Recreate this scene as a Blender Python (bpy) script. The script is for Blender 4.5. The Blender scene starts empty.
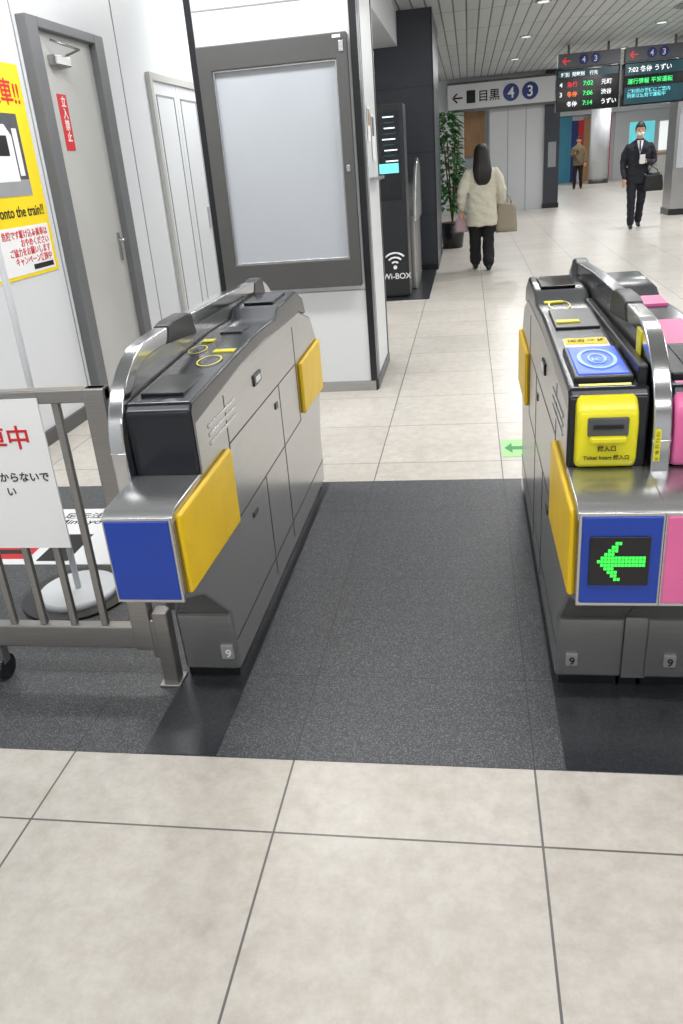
import bpy, bmesh, math, random
from mathutils import Vector, Matrix, noise
from mathutils.bvhtree import BVHTree
random.seed(7)
C=bpy.context.collection
PI=math.pi
# ------------------------------------------------------------------ materials
def srgb(r,g,b):
    f=lambda c:(c/255/12.92) if c/255<=0.04045 else ((c/255+0.055)/1.055)**2.4
    return (f(r),f(g),f(b),1)
def mat(name,rgb,rough=0.5,metal=0.0,var=0.06,scale=8.0,bump=0.0,emit=0.0,stretch=None,spec=None,coat=0):
    m=bpy.data.materials.new(name);m.use_nodes=True
    nt=m.node_tree;N=nt.nodes;b=N['Principled BSDF']
    col=srgb(*rgb)
    tc=N.new('ShaderNodeTexCoord');mp=N.new('ShaderNodeMapping');nz=N.new('ShaderNodeTexNoise')
    nz.inputs['Scale'].default_value=scale;nz.inputs['Detail'].default_value=4
    if stretch: mp.inputs['Scale'].default_value=stretch
    nt.links.new(tc.outputs['Object'],mp.inputs[0]);nt.links.new(mp.outputs[0],nz.inputs['Vector'])
    cr=N.new('ShaderNodeValToRGB')
    cr.color_ramp.elements[0].position=0.3;cr.color_ramp.elements[1].position=0.7
    cr.color_ramp.elements[0].color=tuple(max(0,c*(1-var)) for c in col[:3])+(1,)
    cr.color_ramp.elements[1].color=tuple(min(1,c*(1+var)) for c in col[:3])+(1,)
    nt.links.new(nz.outputs['Fac'],cr.inputs[0]);nt.links.new(cr.outputs[0],b.inputs['Base Color'])
    b.inputs['Roughness'].default_value=rough;b.inputs['Metallic'].default_value=metal
    if coat: b.inputs['Coat Weight'].default_value=coat
    if bump:
        bp=N.new('ShaderNodeBump');bp.inputs['Strength'].default_value=bump;bp.inputs['Distance'].default_value=0.004
        nt.links.new(nz.outputs['Fac'],bp.inputs['Height']);nt.links.new(bp.outputs[0],b.inputs['Normal'])
    if emit:
        nt.links.new(cr.outputs[0],b.inputs['Emission Color']);b.inputs['Emission Strength'].default_value=emit
    return m
def tile_mat(name,c1,c2,grout,size,ox,oy,gw,rough,nscale,speck=False,tvar=0.08,stain=False):
    m=bpy.data.materials.new(name);m.use_nodes=True
    nt=m.node_tree;N=nt.nodes;L=nt.links;b=N['Principled BSDF']
    tc=N.new('ShaderNodeTexCoord');sp=N.new('ShaderNodeSeparateXYZ');L.new(tc.outputs['Object'],sp.inputs[0])
    def mth(op,a,bv=None,c=None):
        n=N.new('ShaderNodeMath');n.operation=op
        for i,v in enumerate((a,bv,c)):
            if v is None: continue
            if isinstance(v,(int,float)): n.inputs[i].default_value=v
            else: L.new(v,n.inputs[i])
        return n.outputs[0]
    def axis(o,off):
        t=mth('DIVIDE',mth('SUBTRACT',o,off),size)
        fl=mth('FLOOR',t);fr=mth('SUBTRACT',t,fl)
        d=mth('MINIMUM',fr,mth('SUBTRACT',1.0,fr))
        return fl,mth('LESS_THAN',d,gw/2/size)
    fx,mx=axis(sp.outputs[0],ox);fy,my=axis(sp.outputs[1],oy)
    g=mth('MAXIMUM',mx,my)
    cb=N.new('ShaderNodeCombineXYZ');L.new(fx,cb.inputs[0]);L.new(fy,cb.inputs[1])
    wn=N.new('ShaderNodeTexWhiteNoise');wn.noise_dimensions='3D';L.new(cb.outputs[0],wn.inputs['Vector'])
    nz=N.new('ShaderNodeTexNoise');nz.inputs['Scale'].default_value=nscale;nz.inputs['Detail'].default_value=8;nz.inputs['Roughness'].default_value=0.75
    L.new(tc.outputs['Object'],nz.inputs['Vector'])
    cr=N.new('ShaderNodeValToRGB');e=cr.color_ramp.elements
    e[0].position=0.38;e[1].position=0.62
    e[0].color=srgb(*c1);e[1].color=srgb(*c2);L.new(nz.outputs['Fac'],cr.inputs[0])
    colr=cr.outputs[0]
    if stain:
        for sc_,lo,hi,cc in ((2.2,.42,.65,(.92,.915,.91,1)),(9,.60,.72,(.90,.89,.885,1))):
            n3=N.new('ShaderNodeTexNoise');n3.inputs['Scale'].default_value=sc_;n3.inputs['Detail'].default_value=6;L.new(tc.outputs['Object'],n3.inputs['Vector'])
            c3=N.new('ShaderNodeValToRGB');q=c3.color_ramp.elements;q[0].position=lo;q[1].position=hi;q[0].color=(1,1,1,1);q[1].color=cc
            L.new(n3.outputs['Fac'],c3.inputs[0])
            mx3=N.new('ShaderNodeMixRGB');mx3.blend_type='MULTIPLY';mx3.inputs[0].default_value=1;L.new(colr,mx3.inputs[1]);L.new(c3.outputs[0],mx3.inputs[2]);colr=mx3.outputs[0]
    if speck:
        n2=N.new('ShaderNodeTexNoise');n2.inputs['Scale'].default_value=260;n2.inputs['Detail'].default_value=2;L.new(tc.outputs['Object'],n2.inputs['Vector'])
        c2r=N.new('ShaderNodeValToRGB');q=c2r.color_ramp.elements;q[0].position=0.5;q[1].position=0.66;q[0].color=(0,0,0,1);q[1].color=(1,1,1,1)
        L.new(n2.outputs['Fac'],c2r.inputs[0])
        mxs=N.new('ShaderNodeMixRGB');L.new(c2r.outputs[0],mxs.inputs[0]);L.new(colr,mxs.inputs[1]);mxs.inputs[2].default_value=srgb(112,113,116)
        colr=mxs.outputs[0]
    hs=N.new('ShaderNodeHueSaturation');L.new(colr,hs.inputs['Color'])
    L.new(mth('ADD',1-tvar/2,mth('MULTIPLY',wn.outputs['Value'],tvar)),hs.inputs['Value'])
    mg=N.new('ShaderNodeMixRGB');L.new(g,mg.inputs[0]);L.new(hs.outputs[0],mg.inputs[1]);mg.inputs[2].default_value=srgb(*grout)
    L.new(mg.outputs[0],b.inputs['Base Color'])
    L.new(mth('ADD',rough,mth('MULTIPLY',nz.outputs['Fac'],0.12)),b.inputs['Roughness'])
    bp=N.new('ShaderNodeBump');bp.inputs['Strength'].default_value=0.4;bp.inputs['Distance'].default_value=0.002
    L.new(mth('SUBTRACT',1.0,g),bp.inputs['Height']);L.new(bp.outputs[0],b.inputs['Normal'])
    return m
M={}
M['tile']=tile_mat('beige_floor_tile',(190,184,175),(206,201,193),(104,102,99),0.65,-0.495,1.43,0.0058,0.27,16,stain=True)
M['granite']=tile_mat('dark_granite',(54,56,60),(66,68,72),(48,50,54),0.65,-0.495,1.43,0.003,0.38,30,speck=True,tvar=0.08)
M['granite_p']=mat('polished_dark_granite',(44,46,50),0.28,0,0.5,160)
M['steel']=mat('brushed_steel',(192,193,194),0.26,0.88,0.06,6,stretch=(1,1,40))
M['steel_d']=mat('satin_steel',(176,176,176),0.24,0.86,0.08,6,stretch=(1,1,40))
M['rail']=mat('satin_rail_steel',(150,148,146),0.30,0.75,0.07,6,stretch=(1,1,40))
M['chrome']=mat('polished_steel',(205,206,208),0.16,1.0,0.03,5)
M['frame']=mat('grey_frame_metal',(96,96,96),0.4,0.5,0.05,5)
M['jamb']=mat('grey_paint',(108,110,112),0.5,0.1,0.05,5)
M['black']=mat('black_plastic',(26,28,32),0.3,0,0.1,8)
M['blackg']=mat('gloss_black',(14,15,18),0.12,0,0.1,8)
M['navyblk']=mat('dark_cover_plastic',(24,28,37),0.2,0,0.08,8)
M['yellow']=mat('yellow_vinyl_pad',(234,194,20),0.42,0,0.05,10,bump=0.25)
M['yelp']=mat('yellow_plastic',(234,224,30),0.3,0,0.03,8)
M['blue']=mat('blue_panel',(18,62,165),0.3,0,0.04,8)
M['pink']=mat('pink_panel',(226,108,162),0.35,0,0.04,8)
M['white']=mat('white_wall_panel',(218,221,224),0.38,0,0.015,1.5)
M['whitep']=mat('white_paper',(236,237,238),0.7,0,0.01,4)
M['door']=mat('door_light_grey',(186,186,183),0.45,0,0.03,2)
M['board']=mat('translucent_board',(178,183,190),0.25,0,0.02,2)
M['darkcol']=mat('dark_column_panel',(54,58,66),0.35,0.1,0.05,4)
M['ledgreen']=mat('led_green',(60,235,80),0.5,0,0,5,emit=0.9)
M['icblue']=mat('ic_reader_blue',(20,80,235),0.3,0,0.1,30,emit=0.6)
M['iclight']=mat('ic_reader_ring',(130,175,250),0.3,0,0.1,30,emit=0.4)
M['red']=mat('red_print',(205,30,35),0.5,0,0.02,5)
M['txt']=mat('black_print',(22,22,24),0.6,0,0.02,5)
M['gprint']=mat('grey_print',(150,152,155),0.6,0,0.04,9)
M['dgprint']=mat('dark_grey_print',(80,82,86),0.6,0,0.2,9)
M['poster']=mat('yellow_poster',(248,218,20),0.5,0,0.02,5)
M['scr']=mat('screen_black',(10,14,20),0.2,0,0.1,5)
M['scrteal']=mat('screen_teal',(16,56,66),0.3,0,0.2,3,emit=0.5)
M['cyan']=mat('screen_cyan',(110,215,225),0.4,0,0.1,3,emit=0.6)
M['swhite']=mat('screen_white',(235,240,240),0.4,0,0.0,3,emit=0.8)
M['sgreen']=mat('screen_green',(60,230,120),0.4,0,0.0,3,emit=0.8)
M['sorange']=mat('screen_orange',(250,120,50),0.4,0,0.0,3,emit=0.8)
M['sred']=mat('screen_red',(235,40,50),0.4,0,0.0,3,emit=0.5)
M['signw']=mat('sign_light_grey',(198,200,202),0.4,0,0.0,3,emit=0.08)
M['signblue']=mat('sign_blue',(24,46,120),0.4,0,0.0,3)
M['signgrey']=mat('sign_dark_grey',(88,90,96),0.4,0,0.0,3)
M['partition']=mat('light_grey_partition',(206,209,211),0.4,0,0.02,2)
M['wood']=mat('warm_wood',(170,130,90),0.5,0,0.15,3,stretch=(10,10,1))
M['cyanw']=mat('cyan_wall',(70,150,180),0.5,0,0.05,3)
M['leaf']=mat('plant_leaf',(52,104,50),0.45,0,0.3,20)
M['stem']=mat('plant_stem',(90,70,45),0.7,0,0.2,20)
M['green_st']=mat('green_sticker',(160,210,145),0.5,0,0.03,9)
M['green_d']=mat('green_sticker_dark',(40,140,70),0.5,0,0.03,9)
M['skin']=mat('skin',(206,160,132),0.5,0,0.04,30)
M['hair']=mat('dark_hair',(22,17,15),0.5,0,0.35,60,stretch=(6,6,0.6),bump=0.6)
M['cream']=mat('cream_jacket_cloth',(204,200,182),0.85,0,0.06,25,bump=0.4)
M['pants']=mat('black_trousers_cloth',(24,24,27),0.85,0,0.1,25,bump=0.3)
M['suit']=mat('navy_suit_cloth',(28,30,38),0.8,0,0.1,25,bump=0.3)
M['tan']=mat('olive_jacket_cloth',(120,106,82),0.85,0,0.1,25)
M['beige']=mat('beige_canvas',(150,140,124),0.85,0,0.05,30)
M['mauve']=mat('mauve_bag_cloth',(176,150,158),0.85,0,0.05,30)
M['leather']=mat('black_leather',(18,18,20),0.35,0,0.1,30)
def ceiling_mat():
    m=bpy.data.materials.new('metal_slat_ceiling');m.use_nodes=True
    nt=m.node_tree;N=nt.nodes;L=nt.links;b=N['Principled BSDF']
    tc=N.new('ShaderNodeTexCoord');mp=N.new('ShaderNodeMapping');mp.inputs['Rotation'].default_value=(0,0,PI/2)
    br=N.new('ShaderNodeTexBrick');br.inputs['Scale'].default_value=1
    br.inputs['Brick Width'].default_value=1.8;br.inputs['Row Height'].default_value=0.17;br.inputs['Mortar Size'].default_value=0.012
    br.inputs['Color1'].default_value=srgb(186,191,191);br.inputs['Color2'].default_value=srgb(200,204,204);br.inputs['Mortar'].default_value=srgb(96,98,100)
    br.offset=0
    L.new(tc.outputs['Object'],mp.inputs[0]);L.new(mp.outputs[0],br.inputs['Vector']);L.new(br.outputs['Color'],b.inputs['Base Color'])
    b.inputs['Roughness'].default_value=0.45;b.inputs['Metallic'].default_value=0.2
    return m
M['ceil']=ceiling_mat()
# ------------------------------------------------------------------ helpers
def empty(name,loc=(0,0,0)):
    o=bpy.data.objects.new(name,None);o.location=loc;o.empty_display_size=0.1;C.objects.link(o);return o
def fin(name,bm,m,parent=None,bevel=0,smooth=False,seg=2):
    me=bpy.data.meshes.new(name)
    bmesh.ops.recalc_face_normals(bm,faces=bm.faces[:])
    bm.to_mesh(me);bm.free()
    o=bpy.data.objects.new(name,me);C.objects.link(o)
    for mm in (m if isinstance(m,list) else [m]): me.materials.append(M[mm])
    if smooth:
        for p in me.polygons:p.use_smooth=True
    if bevel:
        md=o.modifiers.new('bevel','BEVEL');md.width=bevel;md.segments=seg;md.limit_method='ANGLE'
        for p in me.polygons:p.use_smooth=True
        md.harden_normals=True
    if parent:
        o.parent=parent;o.matrix_parent_inverse=Matrix.Translation(parent.location).inverted()
    return o
def box(name,x0,x1,y0,y1,z0,z1,m,parent=None,bevel=0):
    bm=bmesh.new()
    if x0>x1:x0,x1=x1,x0
    bmesh.ops.create_cube(bm,size=1)
    for v in bm.verts:
        v.co=Vector(((x0+x1)/2+v.co.x*(x1-x0),(y0+y1)/2+v.co.y*(y1-y0),(z0+z1)/2+v.co.z*(z1-z0)))
    return fin(name,bm,m,parent,bevel)
def prism(name,prof,a0,a1,axis,m,parent=None,bevel=0,hole=None):
    bm=bmesh.new()
    def P(p,a):
        if axis==0:return (a,p[0],p[1])
        if axis==1:return (p[0],a,p[1])
        return (p[0],p[1],a)
    if hole:
        n=len(prof)
        o0=[bm.verts.new(P(p,a0)) for p in prof];o1=[bm.verts.new(P(p,a1)) for p in prof]
        i0=[bm.verts.new(P(p,a0)) for p in hole];i1=[bm.verts.new(P(p,a1)) for p in hole]
        for i in range(n):
            j=(i+1)%n
            bm.faces.new((o0[i],o0[j],o1[j],o1[i]));bm.faces.new((i0[i],i1[i],i1[j],i0[j]))
            bm.faces.new((o0[i],i0[i],i0[j],o0[j]));bm.faces.new((o1[i],o1[j],i1[j],i1[i]))
    else:
        v0=[bm.verts.new(P(p,a0)) for p in prof];v1=[bm.verts.new(P(p,a1)) for p in prof]
        bm.faces.new(v0);bm.faces.new(v1[::-1])
        for i in range(len(prof)):
            j=(i+1)%len(prof);bm.faces.new((v0[i],v1[i],v1[j],v0[j]))
    return fin(name,bm,m,parent,bevel)
def cyl(name,p0,p1,r,m,parent=None,r2=None,seg=24,bevel=0):
    bm=bmesh.new();p0=Vector(p0);p1=Vector(p1);d=p1-p0
    bmesh.ops.create_cone(bm,cap_ends=True,segments=seg,radius1=r,radius2=r if r2 is None else r2,depth=d.length)
    R=d.to_track_quat('Z','Y').to_matrix().to_4x4()
    bmesh.ops.transform(bm,matrix=Matrix.Translation((p0+p1)/2)@R,verts=bm.verts[:])
    o=fin(name,bm,m,parent,bevel)
    for p in o.data.polygons: p.use_smooth=len(p.vertices)==4
    return o
def text(name,body,loc,size,m,parent,face='-y',align='LEFT',sx=1.0,tilt=0):
    cu=bpy.data.curves.new(name,'FONT');cu.body=body;cu.size=size;cu.align_x=align;cu.extrude=0.0006
    cu.offset=size*0.012
    t=bpy.data.objects.new(name+'_tmp',cu);C.objects.link(t)
    bpy.context.view_layer.update()
    me=bpy.data.meshes.new_from_object(t.evaluated_get(bpy.context.evaluated_depsgraph_get()))
    bpy.data.objects.remove(t)
    o=bpy.data.objects.new(name,me);C.objects.link(o);me.materials.clear();me.materials.append(M[m])
    if face=='-y': R=Matrix.Rotation(PI/2+tilt,4,'X')
    elif face=='+x': R=Matrix.Rotation(PI/2,4,'Z')@Matrix.Rotation(PI/2,4,'X')
    elif face=='-x': R=Matrix.Rotation(-PI/2,4,'Z')@Matrix.Rotation(PI/2,4,'X')
    elif face=='up': R=Matrix.Rotation(tilt,4,'X')
    me.transform(Matrix.Translation(loc)@R@Matrix.Scale(sx,4,(1,0,0)))
    if parent: o.parent=parent;o.matrix_parent_inverse=Matrix.Translation(parent.location).inverted()
    return o
def tube_bm(bm,pts,radii,seg=12,flat=None,mi=0,caps=True):
    pts=[Vector(p) for p in pts];rings=[]
    n=len(pts)
    ref=Vector((1,0,0))
    for i,p in enumerate(pts):
        d=(pts[min(i+1,n-1)]-pts[max(i-1,0)]).normalized()
        a=ref-d*ref.dot(d)
        if a.length<0.2: a=Vector((0,1,0))-d*d.y
        a.normalize();b=d.cross(a)
        r=radii[i];ra,rb=(r if isinstance(r,(tuple,list)) else (r,r))
        rings.append([bm.verts.new(p+a*ra*math.cos(2*PI*k/seg)+b*rb*math.sin(2*PI*k/seg)) for k in range(seg)])
    fs=[]
    for i in range(n-1):
        for k in range(seg):
            l=(k+1)%seg;fs.append(bm.faces.new((rings[i][k],rings[i][l],rings[i+1][l],rings[i+1][k])))
    if caps:
        fs.append(bm.faces.new(rings[0][::-1]));fs.append(bm.faces.new(rings[-1]))
    for f in fs:f.material_index=mi;f.smooth=True
def limb(bm,pts,radii,mi=0,seg=14):
    pts=[Vector(p) for p in pts]
    def rr(r,s): return (r[0]*s,r[1]*s) if isinstance(r,(tuple,list)) else r*s
    def mx(r): return max(r) if isinstance(r,(tuple,list)) else r
    d0=(pts[0]-pts[1]).normalized();d1=(pts[-1]-pts[-2]).normalized()
    P=[pts[0]+d0*mx(radii[0])*0.75,pts[0]+d0*mx(radii[0])*0.5]+pts+[pts[-1]+d1*mx(radii[-1])*0.5,pts[-1]+d1*mx(radii[-1])*0.75]
    R=[rr(radii[0],0.35),rr(radii[0],0.8)]+list(radii)+[rr(radii[-1],0.8),rr(radii[-1],0.35)]
    tube_bm(bm,P,R,seg,mi=mi)
def tube(name,pts,r,m,parent,seg=10):
    bm=bmesh.new();tube_bm(bm,pts,[r]*len(pts),seg);return fin(name,bm,m,parent,smooth=True)
def stack(bm,rings,mi=0,seg=28,power=2.4):
    R=[]
    for z,cx,cy,rx,ry in rings:
        vs=[]
        for k in range(seg):
            a=2*PI*k/seg;c,s=math.cos(a),math.sin(a)
            e=2/power
            vs.append(bm.verts.new((cx+rx*math.copysign(abs(c)**e,c),cy+ry*math.copysign(abs(s)**e,s),z)))
        R.append(vs)
    fs=[]
    for i in range(len(R)-1):
        for k in range(seg):
            l=(k+1)%seg;fs.append(bm.faces.new((R[i][k],R[i][l],R[i+1][l],R[i+1][k])))
    fs.append(bm.faces.new(R[0][::-1]));fs.append(bm.faces.new(R[-1]))
    for f in fs:f.material_index=mi;f.smooth=True
# ------------------------------------------------------------------ room shell
CEIL=3.25
XL=-2.67
box('floor',-6,12,-4,44,-0.1,0,'tile')
box('floor_granite_band',XL,8,1.69,3.765,0,0.002,'granite')
for i,(a,b) in enumerate(((-0.935,-0.72),(0.235,0.68))):
    box('floor_granite_plate' if i==0 else 'floor_granite_plate.001',a,b,1.692,3.76,0.002,0.0035,'granite_p')
box('floor_granite_border',-1.6,-0.46,9.4,12.0,0,0.004,'granite_p')
box('ceiling',-6,12,-4,44,CEIL,CEIL+0.1,'ceil')
box('wall_left',XL-0.15,XL,-4,12.0,0,CEIL,'white')
box('wall_back',-6,12,-4.1,-4,0,CEIL,'white')
box('wall_right',9.5,9.65,-4,44,0,CEIL,'white')
box('baseboard_left',XL,XL+0.02,-4,5.2,0,0.09,'frame')
box('baseboard_left.001',XL,XL+0.02,6.36,7.2,0,0.09,'frame')
for i,y in enumerate((5.17,6.75)):
    box('trim_%d'%(i+1),XL,XL+0.004,y,y+0.012,0.1,CEIL,'gprint')
# door 1
d=empty('door_1',(XL,5.78,0))
box('jamb_near',XL,XL+0.07,5.22,5.36,0,2.47,'jamb',d,0.006)
box('jamb_far',XL,XL+0.07,6.19,6.34,0,2.47,'jamb',d,0.006)
box('head_frame',XL,XL+0.07,5.36,6.19,2.41,2.47,'jamb',d,0.006)
box('leaf',XL,XL+0.02,5.36,6.19,0,2.41,'door',d)
box('leaf_reveal',XL+0.02,XL+0.03,5.38,5.40,0.02,2.39,'gprint',d)
box('closer_body',XL+0.02,XL+0.08,5.50,5.72,2.22,2.28,'steel_d',d,0.008)
tube('closer_arm',[(XL+0.06,5.70,2.29),(XL+0.2,5.60,2.30),(XL+0.06,5.50,2.36)],0.008,'steel_d',d)
box('handle_plate',XL+0.02,XL+0.03,6.08,6.12,0.95,1.15,'steel',d)
tube('handle',[(XL+0.03,6.10,1.1),(XL+0.08,6.10,1.1),(XL+0.08,5.99,1.1)],0.009,'steel',d)
s=empty('door_warning_sign',(XL+0.02,5.6,1.9))
box('plate',XL+0.0205,XL+0.023,5.53,5.66,1.72,2.06,'red',s)
text('lettering','立\n入\n禁\n止',(XL+0.0235,5.57,1.99),0.07,'whitep',s,'+x')
# door 2 (double leaf)
d=empty('door_2',(XL,7.95,0))
box('frame_near',XL,XL+0.04,7.28,7.34,0,2.33,'door',d,0.004)
box('frame_far',XL,XL+0.04,8.60,8.66,0,2.33,'door',d,0.004)
box('frame_top',XL,XL+0.04,7.34,8.60,2.27,2.33,'door',d,0.004)
box('leaf_1',XL,XL+0.02,7.34,7.965,0,2.27,'white',d,0.004)
box('leaf_2',XL,XL+0.02,7.975,8.60,0,2.27,'white',d,0.004)
box('gap',XL,XL+0.012,7.965,7.975,0,2.27,'txt',d)
for k,(a,b) in enumerate(((7.42,7.88),(8.05,8.52))):
    prism('panel_frame_%d'%k,[(a,0.12),(b,0.12),(b,2.17),(a,2.17)],XL+0.02,XL+0.026,0,'gprint',d,hole=[(a+.012,0.132),(b-.012,0.132),(b-.012,2.158),(a+.012,2.158)])
box('handle',XL+0.02,XL+0.06,8.43,8.46,1.0,1.2,'steel',d,0.006)
# poster on left wall
p=empty('yellow_poster',(XL,4.73,1.6))
X=XL+0.001
box('sheet',X,X+0.004,4.33,5.11,1.01,2.19,'poster',p)
box('photo',X+.004,X+.006,4.38,4.97,1.47,1.92,'dgprint',p)
box('photo_floor',X+.006,X+.007,4.38,4.97,1.47,1.56,'gprint',p)
prism('photo_train',[(4.55,1.55),(4.86,1.55),(4.86,1.80),(4.80,1.86),(4.60,1.86),(4.55,1.80)],X+.006,X+.008,0,'whitep',p)
box('photo_window',X+.008,X+.009,4.60,4.80,1.69,1.80,'txt',p)
box('photo_door',X+.008,X+.009,4.875,4.93,1.58,1.84,'whitep',p)
box('info_panel',X+.004,X+.006,4.38,5.07,1.03,1.30,'whitep',p)
text('headline','列車に乗車!!',(X+.006,5.07,1.98),0.15,'red',p,'+x','RIGHT')
text('english_line','onto the train!!',(X+.006,5.07,1.355),0.085,'txt',p,'+x','RIGHT')
text('info_text','危険です駆け込み乗車は\nおやめください\nご協力をお願いします\nキャンペーン実施中',(X+.007,5.05,1.24),0.05,'red',p,'+x','RIGHT')
box('info_stripe',X+.006,X+.007,4.80,5.05,1.045,1.075,'txt',p)
# ------------------------------------------------------------------ white column with notice board
c=empty('white_column',(-1.18,6,0))
box('core',-1.70,-0.66,5.54,6.44,0,CEIL,'white',c)
box('front_strip_left',-1.715,-1.675,5.53,5.56,0,CEIL,'black',c)
box('front_strip_right',-0.70,-0.655,5.53,5.57,0,CEIL,'black',c)
box('side_strip_far',-0.70,-0.655,6.40,6.45,0,CEIL,'black',c)
box('side_joint',-0.66,-0.656,5.72,5.735,0.07,CEIL,'gprint',c)
box('side_dark_panel',-0.66,-0.655,5.57,5.66,0.07,CEIL,'darkcol',c)
box('base_front',-1.69,-0.665,5.525,5.54,0,0.07,'steel_d',c)
box('base_side',-0.66,-0.648,5.56,6.42,0,0.07,'frame',c)
box('top_joint',-1.67,-0.70,5.536,5.54,2.42,2.428,'gprint',c)
box('low_joint',-1.67,-0.70,5.536,5.54,0.70,0.708,'gprint',c)
n=empty('notice_board',(-1.19,5.5,1.5))
prism('frame',[(-1.66,.74),(-.715,.74),(-.715,2.225),(-1.66,2.225)],5.47,5.538,1,'frame',n,0.006,hole=[(-1.57,.92),(-.785,.92),(-.785,2.085),(-1.57,2.085)])
prism('inner_frame',[(-1.572,.918),(-.783,.918),(-.783,2.087),(-1.572,2.087)],5.485,5.53,1,'steel',n,0.003,hole=[(-1.56,.93),(-.795,.93),(-.795,2.075),(-1.56,2.075)])
box('panel',-1.565,-.79,5.505,5.53,.925,2.08,'board',n)
box('lock_top',-.765,-.735,5.462,5.47,2.12,2.18,'steel',n,0.003)
box('lock_side',-.765,-.74,5.462,5.47,1.45,1.49,'steel',n,0.003)
box('label',-.80,-.75,5.465,5.47,2.195,2.212,'whitep',n)
l=empty('wall_leaflet',(-.655,6.0,1.6))
box('sheet_1',-.6548,-.6535,5.82,5.98,1.62,1.84,'whitep',l)
box('sheet_2',-.6548,-.6535,6.05,6.22,1.50,1.80,'whitep',l)
box('print_1',-.6535,-.653,5.84,5.96,1.72,1.82,'wood',l)
box('print_2',-.6535,-.653,6.07,6.20,1.66,1.78,'dgprint',l)
box('ledge',-.6548,-.60,5.80,6.24,1.38,1.40,'steel',l)
# ------------------------------------------------------------------ info kiosk
k=empty('information_kiosk',(-1.0,9.8,0))
box('cabinet',-1.32,-.69,9.6,10.0,0.02,2.05,'black',k,0.01)
box('foot',-1.28,-.72,9.63,9.97,0.004,0.02,'txt',k)
box('screen',-1.27,-.74,9.592,9.6,1.08,1.98,'scr',k)
box('screen_header',-1.24,-.76,9.589,9.592,1.36,1.46,'cyan',k)
for i in range(9):
    z=1.93-i*0.055
    box('row_%d'%i,-.93+random.random()*.05,-.80+random.random()*.04,9.589,9.592,z-.012,z,['swhite','scrteal'][i%2],k)
text('lettering','Wi-BOX',(-1.0,9.598,.22),0.09,'whitep',k)
for i,r in enumerate((.05,.10,.15)):
    tube('wifi_arc_%d'%i,[(-.85+r*math.cos(a),9.597,.36+r*math.sin(a)) for a in [PI*.25+PI*.5*j/8 for j in range(9)]],0.011,'whitep',k,6)
cyl('wifi_dot',(-.85,9.59,.35),(-.85,9.6,.35),.022,'whitep',k)
k=empty('fare_adjustment_machine',(-.8,10.7,0))
prism('body',[(10.2,0.004),(11.3,0.004),(11.3,1.25),(11.1,1.32),(10.7,1.28),(10.3,1.0),(10.2,.85)],-1.1,-.64,0,'steel_d',k,0.02)
prism('side_guard',[(10.15,.8),(10.25,1.15),(10.6,1.42),(11.0,1.5),(11.35,1.4),(11.35,.8)],-.66,-.62,0,'steel',k,0.01)
box('screen',-1.0,-.72,10.19,10.2,.5,.8,'dgprint',k)
c=empty('dark_column',(-.9,13,0))
box('core',-2.8,-.445,12.0,14.2,0,CEIL,'darkcol',c)
box('edge_trim',-.46,-.44,11.99,12.02,0,CEIL,'black',c)
for i,z in enumerate((0.75,1.55,2.35)):
    box('joint_%d'%i,-2.0,-.46,11.995,12.0,z,z+.01,'black',c)
    box('joint_side_%d'%i,-.445,-.44,12.02,14.2,z,z+.01,'black',c)
box('base',-2.0,-.435,11.98,14.21,0,.08,'black',c)
box('trim_3',-1.9,-.9,8.6,12.0,2.85,CEIL,'white')
# plant
k=empty('potted_plant',(-.28,14.8,0))
cyl('pot',(-.28,14.8,0),(-.28,14.8,.42),.17,'black',k,.22)
cyl('soil',(-.28,14.8,.415),(-.28,14.8,.425),.2,'stem',k)
bm=bmesh.new()
for i in range(6):
    a=i*1.05;tube_bm(bm,[(-.28,14.8,.42),(-.28+.06*math.cos(a),14.8+.06*math.sin(a),1.0),(-.28+.13*math.cos(a),14.8+.13*math.sin(a),1.75)],[.014,.012,.008],6)
fin('stems',bm,'stem',k,smooth=True)
bm=bmesh.new()
for i in range(620):
    z=.65+1.5*random.random();rr=.20*math.sqrt(random.random())*(1.1-.3*abs(z-1.3));a=random.random()*2*PI
    p0=Vector((-.34+rr*math.cos(a),14.8+rr*math.sin(a),z))
    dr=Vector((math.cos(a),math.sin(a),random.uniform(-.6,.5))).normalized();L_=random.uniform(.1,.16);w=.036
    sd=dr.cross(Vector((0,0,1))).normalized()
    v=[bm.verts.new(q) for q in (p0,p0+dr*L_*.45+sd*w+Vector((0,0,.01)),p0+dr*L_-Vector((0,0,.03)),p0+dr*L_*.45-sd*w+Vector((0,0,.01)))]
    bm.faces.new(v)
fin('leaves',bm,'leaf',k)
# ------------------------------------------------------------------ far partition, sign
YF=23.2
w=empty('white_partition_wall',(0.8,YF,0))
box('panel_left',-3.5,-.1,YF+.1,YF+.3,0,CEIL,'partition',w)
box('panel_left_door',-.42,-.12,YF+.08,YF+.1,0,2.2,'door',w)
box('wood_panel',-.1,.45,YF+.6,YF+.7,1.4,2.5,'wood',w)
box('recess_back',-.1,.55,YF+.7,YF+.8,0,2.5,'board',w)
box('panel_right',.55,1.95,YF+.1,YF+.3,0,2.5,'partition',w)
for i,x in enumerate((.55,1.02,1.48)):
    box('joint_%d'%i,x,x+.015,YF+.09,YF+.1,0,2.5,'gprint',w)
box('top_panel',-.1,1.95,YF+.1,YF+.3,2.5,CEIL,'partition',w)
box('glass_rail',-.1,.75,YF-.3,YF-.27,.05,.95,'board',w)
c=empty('dark_pillar',(2.15,YF+.2,0))
box('core',1.95,2.33,YF,YF+.5,0,CEIL,'darkcol',c)
box('base',1.93,2.35,YF-.02,YF+.52,0,.12,'black',c)
box('poster',2.05,2.25,YF-.01,YF,1.0,1.6,'gprint',c)
s=empty('platform_direction_sign',(.9,YF-.1,2.8))
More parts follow.
